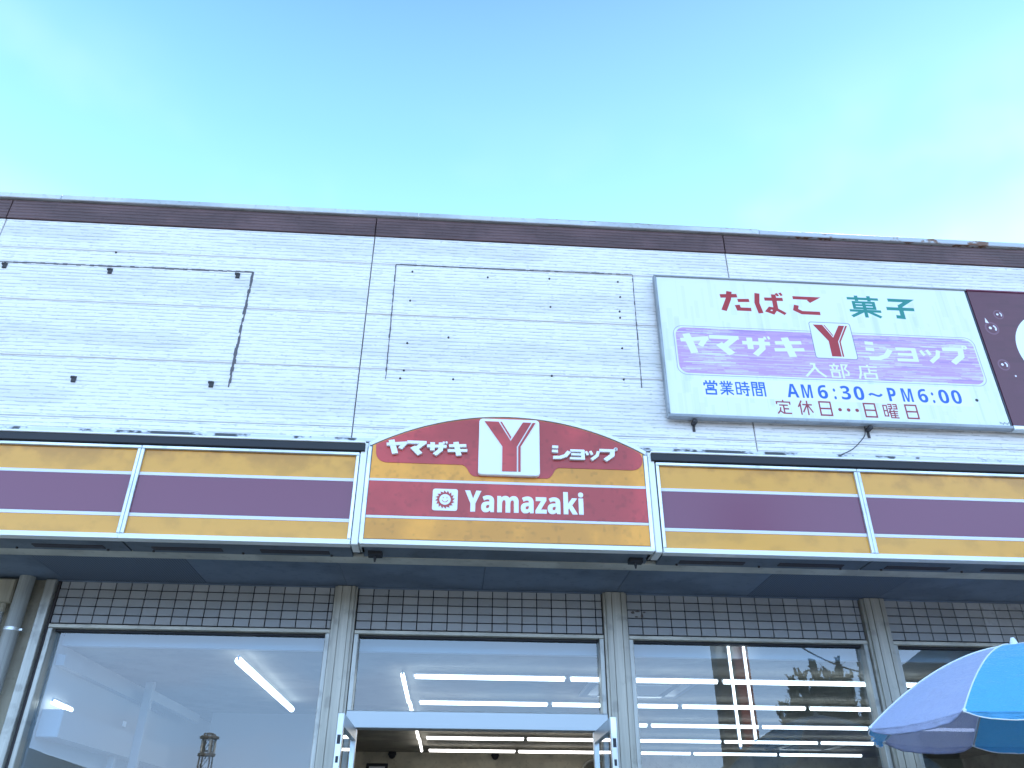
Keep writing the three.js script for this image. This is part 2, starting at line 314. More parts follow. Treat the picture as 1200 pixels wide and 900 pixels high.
// pillars: a grooved profile drawn in plan and run up
function pillar(x0, x1, name = 'pillar') {
  const w = x1 - x0, d = 0.055, gr = 0.006, s = [];
  const pts = [[x0, -0.11], [x0, d - 0.02], [x0 + 0.018, d - 0.02], [x0 + 0.018, d], [x0 + w * 0.36 - gr, d], [x0 + w * 0.36 - gr, d - 0.012], [x0 + w * 0.36, d - 0.012], [x0 + w * 0.36, d], [x0 + w * 0.72, d], [x0 + w * 0.72, d - 0.012], [x0 + w * 0.72 + gr, d - 0.012], [x0 + w * 0.72 + gr, d], [x1 - 0.016, d], [x1 - 0.016, d - 0.025], [x1, d - 0.025], [x1, -0.11]];
  const g = new THREE.ExtrudeGeometry(new THREE.Shape(pts.map(([x, z]) => new THREE.Vector2(x, -z))), { depth: 3.18, bevelEnabled: false });
  g.rotateX(-Math.PI / 2);
  const p = g.attributes.position, uv = g.attributes.uv; for (let i = 0; i < p.count; i++) uv.setXY(i, p.getX(i) + p.getZ(i), p.getY(i));
  return part(shop, name, g, M.pillar);
}
pillar(-0.906, -0.741); pillar(1.088, 1.266); pillar(3.086, 3.274); pillar(5.205, 5.355);
part(shop, 'corner_post', bar(-2.975, -2.905, 0, 3.18, -0.11, 0.05, 0.004), M.frame);
part(shop, 'corner_post', bar(-2.904, -2.886, 0, 3.18, -0.11, 0.01, 0.003), M.stub);
// windows: frames and panes
function panePlane(x0, x1, y0, y1, z) { const g = new THREE.PlaneGeometry(x1 - x0, y1 - y0); g.translate((x0 + x1) / 2, (y0 + y1) / 2, z); return g; }
function glazing(x0, x1, y0, y1 = 2.872, sill = 0.06) {
  const w = part(shop, 'window', bar(x0, x1, y1 - 0.026, y1, -0.09, 0.016, 0.003), M.headFrame);
  part(w, 'glazing_bead', bar(x0 + 0.036, x1 - 0.036, y1 - 0.042, y1 - 0.0265, -0.085, -0.03, 0.002), M.dark);
  for (const [a, b] of [[x0, x0 + 0.034], [x1 - 0.034, x1]]) part(w, 'window_frame', bar(a, b, y0, y1 - 0.027, -0.09, 0.012, 0.003), M.frame);
  part(w, 'window_sill', bar(x0 + 0.035, x1 - 0.035, y0, y0 + sill, -0.09, 0.0, 0.003), M.frame);
  part(w, 'pane', panePlane(x0 + 0.034, x1 - 0.034, y0 + sill * 0.8, y1 - 0.03, -0.06), M.glass);
  return w;
}
glazing(-2.885, -0.910, 0.3); glazing(-0.738, 1.084, 2.326, 2.872, 0.006); glazing(1.270, 3.082, 0.3); glazing(3.278, 5.20, 0.3);
for (const [a, b] of [[-2.885, -0.910], [1.270, 3.082], [3.278, 5.20]]) part(shop, 'window_plinth', plain(a, b, 0, 0.299, -0.1, -0.01), M.concrete);
// entrance: header box and two door leaves standing open
part(shop, 'door_header', bar(-0.737, 1.083, 2.214, 2.325, -0.10, 0.03, 0.004), M.header);
for (const s of [-1, 1]) part(shop, 'door_frame', bar(s < 0 ? -0.737 : 1.043, s < 0 ? -0.697 : 1.083, 0, 2.213, -0.09, 0.012, 0.003), M.frame);
function doorLeaf(xh, dirOut) { // hinge at xh, leaf swung out along +z, leaning by dirOut
  const hx = xh, L = 0.80, t = 0.036, rail = 0.07;
  const grp = []; const rot = (g) => { g.translate(-hx, 0, -0.03); g.rotateY(dirOut); g.translate(hx, 0, 0.03); return g; };
  const door = part(shop, 'door', rot(geoMerge([bar(hx - t / 2, hx + t / 2, 0.02, 2.2, 0.03, 0.03 + 0.055, 0.003), bar(hx - t / 2, hx + t / 2, 0.02, 2.2, 0.03 + L - 0.055, 0.03 + L, 0.003)])), M.silver);
  part(door, 'door_rail', rot(bar(hx - t / 2 + 0.001, hx + t / 2 - 0.001, 2.2 - rail, 2.199, 0.0855, 0.03 + L - 0.0555, 0.003)), M.header);
  part(door, 'door_rail', rot(bar(hx - t / 2 + 0.001, hx + t / 2 - 0.001, 0.021, 0.14, 0.0855, 0.03 + L - 0.0555, 0.003)), M.silver);
  const g = new THREE.PlaneGeometry(L - 0.11, 2.0 - 0.01); g.rotateY(Math.PI / 2); g.translate(hx, 0.14 + 0.995, 0.03 + L / 2);
  part(door, 'pane', rot(g), M.glass);
  part(door, 'handle', rot(geoMerge([rod([hx - 0.06, 0.9, L - 0.06], [hx - 0.06, 1.35, L - 0.06], 0.012), rod([hx + 0.06, 0.9, L - 0.06], [hx + 0.06, 1.35, L - 0.06], 0.012), rod([hx - 0.06, 0.95, L - 0.06], [hx + 0.06, 0.95, L - 0.06], 0.008), rod([hx - 0.06, 1.3, L - 0.06], [hx + 0.06, 1.3, L - 0.06], 0.008)])), M.silver);
  part(door, 'lock_plate', rot(bar(hx - 0.010, hx + 0.010, 2.03, 2.08, 0.03 + L - 0.001, 0.03 + L + 0.002, 0.001)), M.dark);
  part(door, 'lock_plate', rot(bar(hx - 0.008, hx + 0.008, 1.93, 1.965, 0.03 + L - 0.001, 0.03 + L + 0.002, 0.001)), M.dark);
}
doorLeaf(-0.665, -0.0); doorLeaf(0.985, -0.02);

// ------------------------------------------------------------------ fascia light boxes
const ZS = 1.05;
function slopedRail(x0, x1, y) { const g = plate([[-(ZS + 0.022), y], [-(ZS + 0.022), y + 0.008], [-(ZS + 0.002), y + 0.037], [-(ZS - 0.045), y + 0.037], [-(ZS - 0.045), y]], x0, x1); g.rotateY(Math.PI / 2); return g; }
function lightBox(x0, x1, label) {
  const t = thing('fascia_light_box', label, 'sign', [(x0 + x1) / 2, 3.158, 0.9], 'striped light boxes along the shop front');
  const f = 0.030, y0 = 3.158, y1 = 3.802;
  part(t, 'housing', plain(x0 + 0.006, x1 - 0.006, y0 + 0.006, y1 - 0.004, 0.79, ZS - 0.03), M.underside);
  part(t, 'frame', slopedRail(x0, x1, y0), M.whiteMetal);
  part(t, 'frame', bar(x0, x1, y1 - 0.024, y1, ZS - 0.045, ZS + 0.008, 0.004), M.silver);
  part(t, 'frame', bar(x0, x0 + 0.021, y0 + 0.037, y1 - 0.025, ZS - 0.045, ZS + 0.010, 0.004), M.silver);
  part(t, 'frame', bar(x1 - 0.021, x1, y0 + 0.037, y1 - 0.025, ZS - 0.045, ZS + 0.010, 0.004), M.silver);
  const a = x0 + 0.0215, b = x1 - 0.0215, g = plain(a, b, y0 + 0.037, y1 - 0.025, ZS - 0.02, ZS - 0.012);
  const uv = g.attributes.uv, p = g.attributes.position, off = rnd(); for (let i = 0; i < uv.count; i++) uv.setXY(i, (p.getX(i) - a) / 2.2 + off, (p.getY(i) - y0 - 0.037) / 0.584);
  part(t, 'yellow_panel', g, M.yellowPanel);
  const q = bar(a, b, 3.337, 3.594, ZS - 0.013, ZS - 0.009, 0.001); part(t, 'purple_band', q, M.maroon);
  part(t, 'white_stripe', bar(a, b, 3.595, 3.617, ZS - 0.013, ZS - 0.0085, 0.001), M.stripe);
  part(t, 'white_stripe', bar(a, b, 3.313, 3.336, ZS - 0.013, ZS - 0.0085, 0.001), M.stripe);
  const w = x1 - x0;
  for (const c of [0.26, 0.74]) part(t, 'vent_slot', bar(x0 + w * c - 0.22, x0 + w * c + 0.22, y0 + 0.001, y0 + 0.010, 0.84, 0.90, 0.002), M.vent);
  for (const c of [0.1, 0.5, 0.9]) { const s = new THREE.CylinderGeometry(0.008, 0.008, 0.012, 8); s.translate(x0 + w * c, y0 + 0.002, 0.82); part(t, 'screw', s, M.stub); }
  return t;
}
lightBox(-3.543, -2.119, 'yellow and purple striped light box above the downpipe and wall junction box');
lightBox(-2.117, -0.693, 'yellow and purple striped light box joined to the arched sign, above the single tube window');
lightBox(1.316, 2.728, 'yellow and purple striped light box joined to the arched sign, under the opening hours board');
lightBox(2.730, 4.150, 'yellow and purple striped light box above the blue parasol');
lightBox(4.152, 5.57, 'yellow and purple striped light box under the drink board, past the parasol');
lightBox(-4.97, -3.545, 'yellow and purple striped light box over the plain wall past the downpipe');

// ------------------------------------------------------------------ glyphs, drawn as strokes in a 100 x 100 box (y down)
const GL = {
  ya: [[20, [0, 34], [100, 20]], [20, [90, 20], [68, 62]], [27, [22, 0], [45, 100]]],
  ma: [[20, [0, 12], [100, 12]], [22, [89, 12], [42, 66]], [27, [30, 46], [70, 98]]],
  za: [[19, [0, 36], [94, 36]], [20, [26, 8], [26, 68]], [21, [67, 8], [66, 62], [38, 98]], [8, [78, 0], [82, 15]], [8, [91, -2], [95, 13]]],
  ki: [[18, [6, 30], [94, 24]], [18, [0, 66], [100, 60]], [25, [40, 0], [58, 100]]],
  shi: [[17, [4, 10], [36, 12]], [17, [2, 42], [34, 44]], [20, [8, 90], [46, 88], [74, 74], [94, 42]]],
  yo: [[15, [8, 34], [92, 34]], [14, [12, 62], [84, 62]], [15, [4, 92], [94, 92]], [21, [84, 28], [84, 98]]],
  tu: [[15, [6, 38], [20, 64]], [15, [36, 34], [48, 60]], [19, [90, 34], [80, 66], [42, 97]]],
  pu: [[19, [0, 26], [80, 26]], [23, [72, 18], [68, 60], [28, 98]], ['o', 90, 12, 11, 7]],
  hta: [[15, [2, 27], [58, 22]], [15, [34, 2], [28, 40], [8, 98]], [13, [58, 46], [96, 43]], [14, [54, 68], [58, 88], [98, 88]]],
  hba: [[15, [12, 4], [6, 50], [14, 98]], [13, [34, 30], [98, 28]], [14, [68, 6], [68, 80]], [11, [68, 74], [56, 94], [38, 86], [48, 72], [70, 76], [98, 97]], [8, [78, 0], [84, 13]], [8, [91, -3], [97, 10]]],
  hko: [[14, [8, 14], [88, 14], [64, 32]], [15, [16, 54], [10, 78], [32, 93], [98, 93]]],
  ka: [[10, [0, 14], [100, 14]], [10, [30, 0], [30, 25]], [10, [70, 0], [70, 25]], [9, [18, 31], [82, 31], [82, 58], [18, 58], [18, 26]], [8, [18, 44], [82, 44]], [10, [50, 30], [50, 100]], [10, [0, 70], [100, 70]], [10, [45, 70], [4, 97]], [10, [55, 70], [96, 97]]],
  ko: [[13, [12, 10], [88, 10], [52, 38]], [14, [52, 32], [52, 92], [28, 90]], [13, [0, 52], [100, 52]]],
  iri: [[12, [30, 8], [50, 10], [48, 34], [2, 96]], [12, [50, 28], [66, 62], [98, 95]]],
  bu: [[10, [27, 0], [27, 15]], [10, [2, 16], [52, 16]], [9, [15, 22], [20, 40]], [9, [41, 22], [36, 40]], [10, [0, 46], [56, 46]], [9, [8, 58], [46, 58], [46, 93], [8, 93], [8, 54]], [10, [65, 2], [65, 100]], [9, [65, 7], [93, 7], [78, 36], [95, 56], [92, 78], [74, 78]]],
  ten: [[10, [52, 0], [52, 12]], [10, [10, 14], [99, 14]], [10, [15, 14], [13, 56], [1, 98]], [9, [56, 24], [56, 58]], [9, [56, 39], [94, 39]], [10, [30, 60], [87, 60], [87, 94], [30, 94], [30, 55]]],
  ei: [[11, [17, 2], [24, 16]], [11, [49, 0], [50, 16]], [11, [83, 1], [74, 16]], [10, [5, 38], [5, 22], [95, 22], [95, 38]], [9, [29, 36], [71, 36], [71, 54], [29, 54], [29, 31]], [9, [50, 54], [46, 66]], [10, [15, 66], [85, 66], [85, 95], [15, 95], [15, 61]]],
  gyo: [[9, [38, 0], [38, 20]], [9, [62, 0], [62, 20]], [9, [15, 4], [23, 18]], [9, [85, 4], [77, 18]], [8, [2, 22], [98, 22]], [8, [30, 25], [36, 36]], [8, [70, 25], [64, 36]], [8, [12, 38], [88, 38]], [8, [16, 53], [84, 53]], [8, [2, 67], [98, 67]], [10, [50, 38], [50, 100]], [9, [44, 68], [4, 95]], [9, [56, 68], [96, 95]]],
  ji: [[9, [4, 10], [34, 10], [34, 88], [4, 88], [4, 6]], [9, [4, 48], [34, 48]], [9, [46, 14], [94, 14]], [10, [70, 0], [70, 36]], [9, [40, 36], [100, 36]], [9, [40, 57], [100, 57]], [10, [81, 44], [81, 96], [64, 94]], [9, [51, 66], [60, 82]]],
  kan: [[10, [6, 100], [6, 5], [41, 5], [41, 38], [6, 38]], [8, [6, 21], [41, 21]], [10, [94, 100], [94, 5], [59, 5], [59, 38], [94, 38]], [8, [59, 21], [94, 21]], [9, [31, 51], [69, 51], [69, 93], [31, 93], [31, 47]], [8, [31, 72], [69, 72]]],
  tei: [[9, [50, 0], [50, 14]], [9, [5, 32], [5, 15], [95, 15], [95, 32]], [9, [20, 37], [80, 37]], [9, [50, 37], [50, 90]], [9, [50, 62], [84, 62]], [9, [28, 52], [24, 74], [4, 97]], [9, [22, 76], [44, 93], [99, 93]]],
  kyu: [[9, [31, 0], [4, 46]], [9, [20, 24], [20, 100]], [9, [34, 28], [100, 28]], [9, [67, 0], [67, 100]], [9, [63, 32], [33, 82]], [9, [71, 32], [100, 82]]],
  hi: [[10, [12, 4], [88, 4], [88, 96], [12, 96], [12, -1]], [10, [12, 50], [88, 50]]],
  you: [[8, [3, 12], [27, 12], [27, 86], [3, 86], [3, 8]], [8, [3, 49], [27, 49]], [8, [36, 4], [61, 4], [61, 34], [36, 34]], [7, [38, 19], [61, 19]], [8, [71, 4], [97, 4], [97, 34], [71, 34]], [7, [73, 19], [97, 19]], [8, [50, 38], [36, 64]], [8, [45, 52], [45, 100]], [8, [45, 53], [99, 53]], [8, [73, 42], [73, 98]], [7, [45, 68], [95, 68]], [7, [45, 82], [95, 82]], [8, [45, 97], [99, 97]]],
};
function drawGlyph(c, k, x, y, w, h, col, bold = 1) {
  c.save(); c.translate(x, y); c.scale(w / 100, h / 100); c.strokeStyle = col; c.lineCap = 'butt'; c.lineJoin = 'miter';
  for (const s of GL[k]) { c.beginPath(); if (s[0] === 'o') { c.lineWidth = s[4]; c.arc(s[1], s[2], s[3] - s[4] / 2, 0, 6.3); } else { c.lineWidth = s[0] * bold; s.slice(1).forEach((p, i) => (i ? c.lineTo(...p) : c.moveTo(...p))); } c.stroke(); }
  c.restore();
}
// outline of a thick polyline, for the raised letters
function strokeShape(w, pts) {
  const V = pts.map((p) => new THREE.Vector2(...p)), L = [], R = [];
  V.forEach((p, i) => {
    const d0 = i ? p.clone().sub(V[i - 1]).normalize() : null, d1 = i < V.length - 1 ? V[i + 1].clone().sub(p).normalize() : null;
    const n0 = d0 && new THREE.Vector2(-d0.y, d0.x), n1 = d1 && new THREE.Vector2(-d1.y, d1.x);
    const n = n0 && n1 ? n0.clone().add(n1).normalize() : (n0 || n1); const k = n0 && n1 ? 1 / Math.max(0.5, n.dot(n0)) : 1;
    L.push(p.clone().addScaledVector(n, w / 2 * k)); R.push(p.clone().addScaledVector(n, -w / 2 * k));
  });
  return [...L, ...R.reverse()];
}
function glyphGeo(k, x0, y1, w, h, z0, z1) {
  const gs = [];
  GL[k].forEach((s, i) => {
    const z = z1 - i * 0.0004;
    if (s[0] === 'o') { const g = new THREE.TorusGeometry((s[3] - s[4] / 2) * w / 100, s[4] / 2 * w / 100, 6, 16); g.scale(1, 1, (z1 - z0) / (s[4] * w / 100)); g.translate(x0 + s[1] * w / 100, y1 - s[2] * h / 100, (z0 + z1) / 2); gs.push(g.toNonIndexed()); return; }
    const o = strokeShape(s[0] * 1.1, s.slice(1)).map((p) => [x0 + p.x * w / 100, y1 - p.y * h / 100]);
    gs.push(plate(o, z0, z));
  });
  return mergeGeometries(gs);
}

// ------------------------------------------------------------------ the arched sign over the entrance
const font = await new FontLoader().loadAsync('fonts/droid/droid_sans_bold.typeface.json');
{
  const x0 = -0.632, x1 = 1.252, y0 = 3.19, yc = 3.866, top = 4.120, xm = (x0 + x1) / 2;
  const sag = top - yc, R = ((x1 - x0) ** 2 / 4 + sag ** 2) / (2 * sag), cy = top - R, ha = Math.asin((x1 - x0) / 2 / R);
  const arc = (r, a0, a1, n = 36) => Array.from({ length: n + 1 }, (_, i) => { const a = a0 + (a1 - a0) * i / n; return [xm + Math.sin(a) * r, cy + Math.cos(a) * r]; });
  const t = thing('arched_sign', 'red and yellow arched shop sign with raised white katakana over the entrance', 'sign', [xm, 3.16, 0.9]);
  part(t, 'housing', plate([[x0 + 0.004, y0 - 0.02], [x1 - 0.004, y0 - 0.02], ...arc(R - 0.006, ha, -ha)], 0.79, ZS + 0.0), M.underside);
  part(t, 'yellow_face', plate([[x0 + 0.02, y0 + 0.014], [x1 - 0.02, y0 + 0.014], ...arc(R - 0.02, ha * 0.985, -ha * 0.985)], ZS, ZS + 0.006), M.yellow);
  // white edge strip over the arch
  part(t, 'arch_trim', plate([...arc(R + 0.010, -ha, ha), ...arc(R - 0.014, ha, -ha)], ZS - 0.18, ZS + 0.012), M.signWhite);
  part(t, 'side_frame', bar(x0 - 0.008, x0 + 0.018, y0 - 0.02, yc - 0.02, ZS - 0.18, ZS + 0.014, 0.004), M.silver);
  part(t, 'side_frame', bar(x1 - 0.018, x1 + 0.008, y0 - 0.02, yc - 0.02, ZS - 0.18, ZS + 0.014, 0.004), M.silver);
  part(t, 'bottom_frame', slopedRail(x0, x1, 3.164), M.whiteMetal);
  for (const x of [x0 - 0.034, x1 + 0.034]) part(t, 'joint_cover', bar(x - 0.022, x + 0.022, 3.162, 3.872, ZS - 0.16, ZS + 0.006, 0.004), M.whiteMetal);
  // red field with rounded lower corners and a dip behind the badge
  const s = new THREE.Shape(), up = arc(R - 0.024, -ha * 0.965, ha * 0.965), L = x0 + 0.046, Rr = x1 - 0.026, yb = 3.733;
  s.moveTo(up[0][0], up[0][1]); up.slice(1).forEach((p) => s.lineTo(...p));
  s.lineTo(Rr, yb + 0.09); s.quadraticCurveTo(Rr, yb, Rr - 0.09, yb); s.lineTo(0.655, yb); s.quadraticCurveTo(0.628, yb, 0.612, 3.70); s.quadraticCurveTo(0.590, 3.652, 0.562, 3.652); s.lineTo(0.088, 3.652); s.quadraticCurveTo(0.055, 3.652, 0.035, 3.695); s.quadraticCurveTo(0.015, yb, -0.015, yb); s.lineTo(L + 0.09, yb); s.quadraticCurveTo(L, yb, L, yb + 0.09); s.closePath();
  part(t, 'red_field', plate(s, ZS + 0.0055, ZS + 0.010), M.red);
  part(t, 'red_band', bar(x0 + 0.02, x1 - 0.02, 3.361, 3.598, ZS + 0.0055, ZS + 0.010, 0.001), M.red);
  part(t, 'white_stripe', bar(x0 + 0.02, x1 - 0.02, 3.599, 3.617, ZS + 0.0055, ZS + 0.0095, 0.001), M.stripe);
  part(t, 'white_stripe', bar(x0 + 0.02, x1 - 0.02, 3.342, 3.360, ZS + 0.0055, ZS + 0.0095, 0.001), M.stripe);
  // raised katakana
  const word = [['ya', -0.517, 0.135], ['ma', -0.381, 0.130], ['za', -0.246, 0.140], ['ki', -0.106, 0.132], ['shi', 0.598, 0.128], ['yo', 0.718, 0.112], ['tu', 0.826, 0.104], ['pu', 0.928, 0.126]];
  word.forEach(([k, x, w]) => part(t, 'letter', glyphGeo(k, x, 3.889, w, 0.100, ZS + 0.009, ZS + 0.034), M.signWhite));
  // badge with the big Y
  const rr = (a, b, c, d, r) => { const q = new THREE.Shape(); q.moveTo(a + r, c); q.lineTo(b - r, c); q.quadraticCurveTo(b, c, b, c + r); q.lineTo(b, d - r); q.quadraticCurveTo(b, d, b - r, d); q.lineTo(a + r, d); q.quadraticCurveTo(a, d, a, d - r); q.lineTo(a, c + r); q.quadraticCurveTo(a, c, a + r, c); return q; };
  const bd = part(t, 'badge', plate(rr(0.102, 0.516, 3.654, 4.074, 0.030), ZS + 0.009, ZS + 0.040, 0.004), M.signWhite);
  const zf = ZS + 0.0400, yA = 4.050, yB = 3.681;
  const Ypts = [[0.138, yA], [0.234, yA], [0.318, 3.905], [0.402, yA], [0.460, yA], [0.360, 3.864], [0.360, yB], [0.262, yB], [0.262, 3.864]];
  part(bd, 'letter_y', plate(Ypts, zf - 0.0005, zf + 0.004), M.red);
  part(bd, 'letter_outline', plate([[0.246, yA], [0.256, yA], [0.322, 3.936], [0.318, 3.922]], zf - 0.0005, zf + 0.0035), M.red);
  part(bd, 'letter_outline', plate([[0.470, yA], [0.490, yA], [0.386, 3.866], [0.386, yB], [0.370, yB], [0.370, 3.864]], zf - 0.0005, zf + 0.0035), M.red);
  // small sun emblem
  const em = part(t, 'emblem', plate(rr(-0.190, -0.026, 3.402, 3.553, 0.018), ZS + 0.009, ZS + 0.0135), M.signWhite);
  const ex = -0.108, ey = 3.478, star = []; for (let i = 0; i < 32; i++) { const a = i / 32 * Math.PI * 2, r = i % 2 ? 0.049 : 0.064; star.push([ex + Math.cos(a + 0.14 * (i % 2 ? 0 : 1)) * r, ey + Math.sin(a + 0.14 * (i % 2 ? 0 : 1)) * r]); }
  part(em, 'sun_rays', plate(star, ZS + 0.013, ZS + 0.0155), M.red);
  const disc = new THREE.CylinderGeometry(0.037, 0.037, 0.003, 24); disc.rotateX(Math.PI / 2); disc.translate(ex, ey, ZS + 0.0155); part(em, 'sun_disc', disc, M.signWhite);
  const smile = new THREE.TorusGeometry(0.019, 0.0025, 5, 12, Math.PI * 0.8); smile.rotateZ(Math.PI * 1.1); smile.translate(ex, ey + 0.001, ZS + 0.0165);
  part(em, 'sun_face_line', geoMerge([smile, plain(ex - 0.014, ex - 0.010, ey + 0.008, ey + 0.015, ZS + 0.0165, ZS + 0.0185), plain(ex + 0.010, ex + 0.014, ey + 0.008, ey + 0.015, ZS + 0.0165, ZS + 0.0185)]), M.red);
  // flat white lettering
  const tg = new TextGeometry('Yamazaki', { font, size: 0.142, depth: 0.003, curveSegments: 6, bevelEnabled: true, bevelThickness: 0.001, bevelSize: 0.0035, bevelSegments: 1 }); tg.computeBoundingBox();
  const bb = tg.boundingBox; tg.translate(-bb.min.x, 0, 0); tg.scale(0.784 / (bb.max.x - bb.min.x), 1.0, 1); tg.translate(0.021, 3.404, ZS + 0.0095); part(t, 'lettering', tg, M.signWhite);
  for (const x of [-0.546, 1.163]) part(t, 'mounting_bracket', geoMerge([bar(x - 0.045, x + 0.045, 3.140, 3.169, 0.85, 0.92, 0.004), rod([x, 3.14, 0.885], [x, 3.105, 0.885], 0.012, 0.005, 8)]), M.dark);
}

// ------------------------------------------------------------------ the painted board with the opening hours, and the drink board beside it
function canvasTexture(w, h, draw) { const c = document.createElement('canvas'); c.width = w; c.height = h; draw(c.getContext('2d'), w, h); const t = new THREE.CanvasTexture(c); t.colorSpace = THREE.SRGBColorSpace; t.anisotropy = 8; return t; }
{
  const KB = 1.0156, X0 = 1.515, X1 = 4.192, Y0 = 4.290, Y1 = 5.625, ZB = 0.80, Wm = X1 - X0, Hm = Y1 - Y0;
  const map = canvasTexture(2048, 1022, (c, W, H) => {
    const S = W / Wm * KB; c.scale(S, S);
    c.fillStyle = '#f2f7f4'; c.fillRect(0, 0, Wm, Hm);
    for (let i = 0; i < 240; i++) { c.fillStyle = `rgba(150,165,170,${0.03 + 0.05 * rnd()})`; const x = rnd() * Wm; c.fillRect(x, rnd() * Hm, 0.006 + rnd() * 0.05, 0.03 + rnd() * 0.35); }
    const RED = '#b3202c', GRN = '#0e8a80', BLU = '#1d62cc', DRD = '#9a2836', PUR = '#d0a2d3', WHT = '#f2f7f4';
    drawGlyph(c, 'hta', 0.525, 0.128, 0.25, 0.20, RED, 1.18); drawGlyph(c, 'hba', 0.812, 0.130, 0.24, 0.21, RED, 1.15); drawGlyph(c, 'hko', 1.115, 0.140, 0.225, 0.185, RED, 1.18);
    drawGlyph(c, 'ka', 1.590, 0.116, 0.262, 0.216, GRN, 1.1); drawGlyph(c, 'ko', 1.905, 0.126, 0.232, 0.205, GRN, 1.15);
    // faded purple field, worn through in horizontal scratches
    const field = (m) => { c.beginPath(); c.roundRect(0.112 + m, 0.490 + m, 2.442 - 2 * m, 0.448 - 2 * m, 0.075); };
    c.save(); field(0.015); c.fillStyle = PUR; c.fill(); c.clip();
    for (let i = 0; i < 1150; i++) { const x = 0.1 + 2.5 * rnd(), y = 0.48 + 0.47 * rnd(), d = fbm(x * 3.2 + 7, y * 5, 4); if (d < 0.45 && rnd() > 0.3) continue; c.fillStyle = `rgba(236,243,248,${0.10 + 0.5 * rnd() * (d > 0.52 ? 1 : 0.45)})`; c.fillRect(x, y, 0.04 + rnd() * 0.28, 0.0025 + rnd() * 0.009); }
    for (let i = 0; i < 160; i++) { const x = 0.1 + 2.5 * rnd(), y = rnd() < 0.6 ? 0.50 + 0.06 * rnd() : 0.48 + 0.47 * rnd(); c.fillStyle = `rgba(146,110,190,${0.1 + 0.25 * rnd()})`; c.fillRect(x, y, 0.05 + rnd() * 0.3, 0.003 + rnd() * 0.008); }
    c.restore();
    c.strokeStyle = 'rgba(140,120,165,0.65)'; c.lineWidth = 0.005; field(0); c.stroke();
    for (const [k, x, w] of [['ya', 0.160, 0.225], ['ma', 0.392, 0.235], ['za', 0.650, 0.235], ['ki', 0.900, 0.240], ['shi', 1.635, 0.215], ['yo', 1.870, 0.19], ['tu', 2.075, 0.175], ['pu', 2.270, 0.21]]) drawGlyph(c, k, x, 0.562, w, 0.178, WHT);
    c.fillStyle = WHT; c.strokeStyle = 'rgba(120,115,140,0.8)'; c.lineWidth = 0.006; c.beginPath(); c.roundRect(1.222, 0.400, 0.335, 0.340, 0.02); c.fill(); c.stroke();
    const P = (l) => { c.beginPath(); l.forEach((p, i) => (i ? c.lineTo(1.222 + p[0] * 0.335, 0.40 + p[1] * 0.34) : c.moveTo(1.222 + p[0] * 0.335, 0.40 + p[1] * 0.34))); c.closePath(); c.fill(); };
    c.fillStyle = RED; P([[0.09, 0.07], [0.32, 0.07], [0.52, 0.42], [0.72, 0.07], [0.86, 0.07], [0.62, 0.52], [0.62, 0.94], [0.39, 0.94], [0.39, 0.52]]); P([[0.35, 0.07], [0.375, 0.07], [0.53, 0.35], [0.52, 0.38]]); P([[0.885, 0.07], [0.93, 0.07], [0.68, 0.53], [0.68, 0.94], [0.645, 0.94], [0.645, 0.52]]);
    for (const [k, x, w] of [['iri', 1.110, 0.165], ['bu', 1.308, 0.155], ['ten', 1.532, 0.162]]) drawGlyph(c, k, x, 0.785, w, 0.132, WHT);
    c.fillStyle = 'rgba(250,250,240,0.9)'; c.fillRect(0.285, 0.960, 2.10, 0.165);
    for (const [k, x] of [['ei', 0.296], ['gyo', 0.418], ['ji', 0.542], ['kan', 0.664]]) drawGlyph(c, k, x, 0.981, 0.106, 0.124, BLU, 1.12);
    c.restore && c.restore(); c.fillStyle = BLU; c.textBaseline = 'alphabetic';
    const txt = 'AM6:30~PM6:00', xs = [0.934, 1.040, 1.170, 1.290, 1.350, 1.452, 1.575, 1.712, 1.822, 1.955, 2.062, 2.120, 2.222], ws = [0.090, 0.100, 0.085, 0.03, 0.085, 0.088, 0.10, 0.082, 0.105, 0.085, 0.03, 0.088, 0.086];
    [...txt].forEach((ch, i) => { c.save(); c.font = 'bold 100px sans-serif'; const m = c.measureText(ch).width; c.translate(xs[i], 1.103); if (ch === '~') { c.beginPath(); c.strokeStyle = BLU; c.lineWidth = 0.017; c.moveTo(0.0, -0.045); c.bezierCurveTo(0.03, -0.085, 0.06, -0.01, 0.10, -0.058); c.stroke(); } else { c.scale(ws[i] / m, 0.118 / 72); c.fillText(ch, 0, 0); } c.restore(); });
    for (const [k, x] of [['tei', 0.831], ['kyu', 0.995], ['hi', 1.152], ['hi', 1.497], ['you', 1.656], ['hi', 1.820]]) drawGlyph(c, k, x, 1.128, 0.112, 0.122, DRD, 1.05);
    for (const x of [1.318, 1.384, 1.450]) { c.fillStyle = DRD; c.beginPath(); c.arc(x, 1.194, 0.014, 0, 6.3); c.fill(); }
    c.fillStyle = '#14161c'; c.beginPath(); c.arc(2.421, 1.066, 0.013, 0, 6.3); c.fill();
    c.fillStyle = 'rgba(80,85,95,0.7)'; for (let i = 0; i < 7; i++) c.fillRect(2.545 + i * 0.011, 1.248 + 0.004 * (i % 3), 0.007, 0.016);
  });
  const t = thing('opening_hours_board', 'white painted board with red, green and blue Japanese lettering above the light boxes', 'signboard', [(X0 + X1) / 2, Y0, 0.8]);
  const g = new THREE.BoxGeometry(Wm - 0.03, Hm - 0.03, 0.012); { const p = g.attributes.position, uv = g.attributes.uv; for (let i = 0; i < p.count; i++) uv.setXY(i, p.getX(i) / Wm + 0.5, p.getY(i) / Hm + 0.5); }
  g.translate((X0 + X1) / 2, (Y0 + Y1) / 2, ZB - 0.012); part(t, 'painted_panel', g, phys({ map, roughness: 0.4, color: lin(0.86, 0.86, 0.86) }));
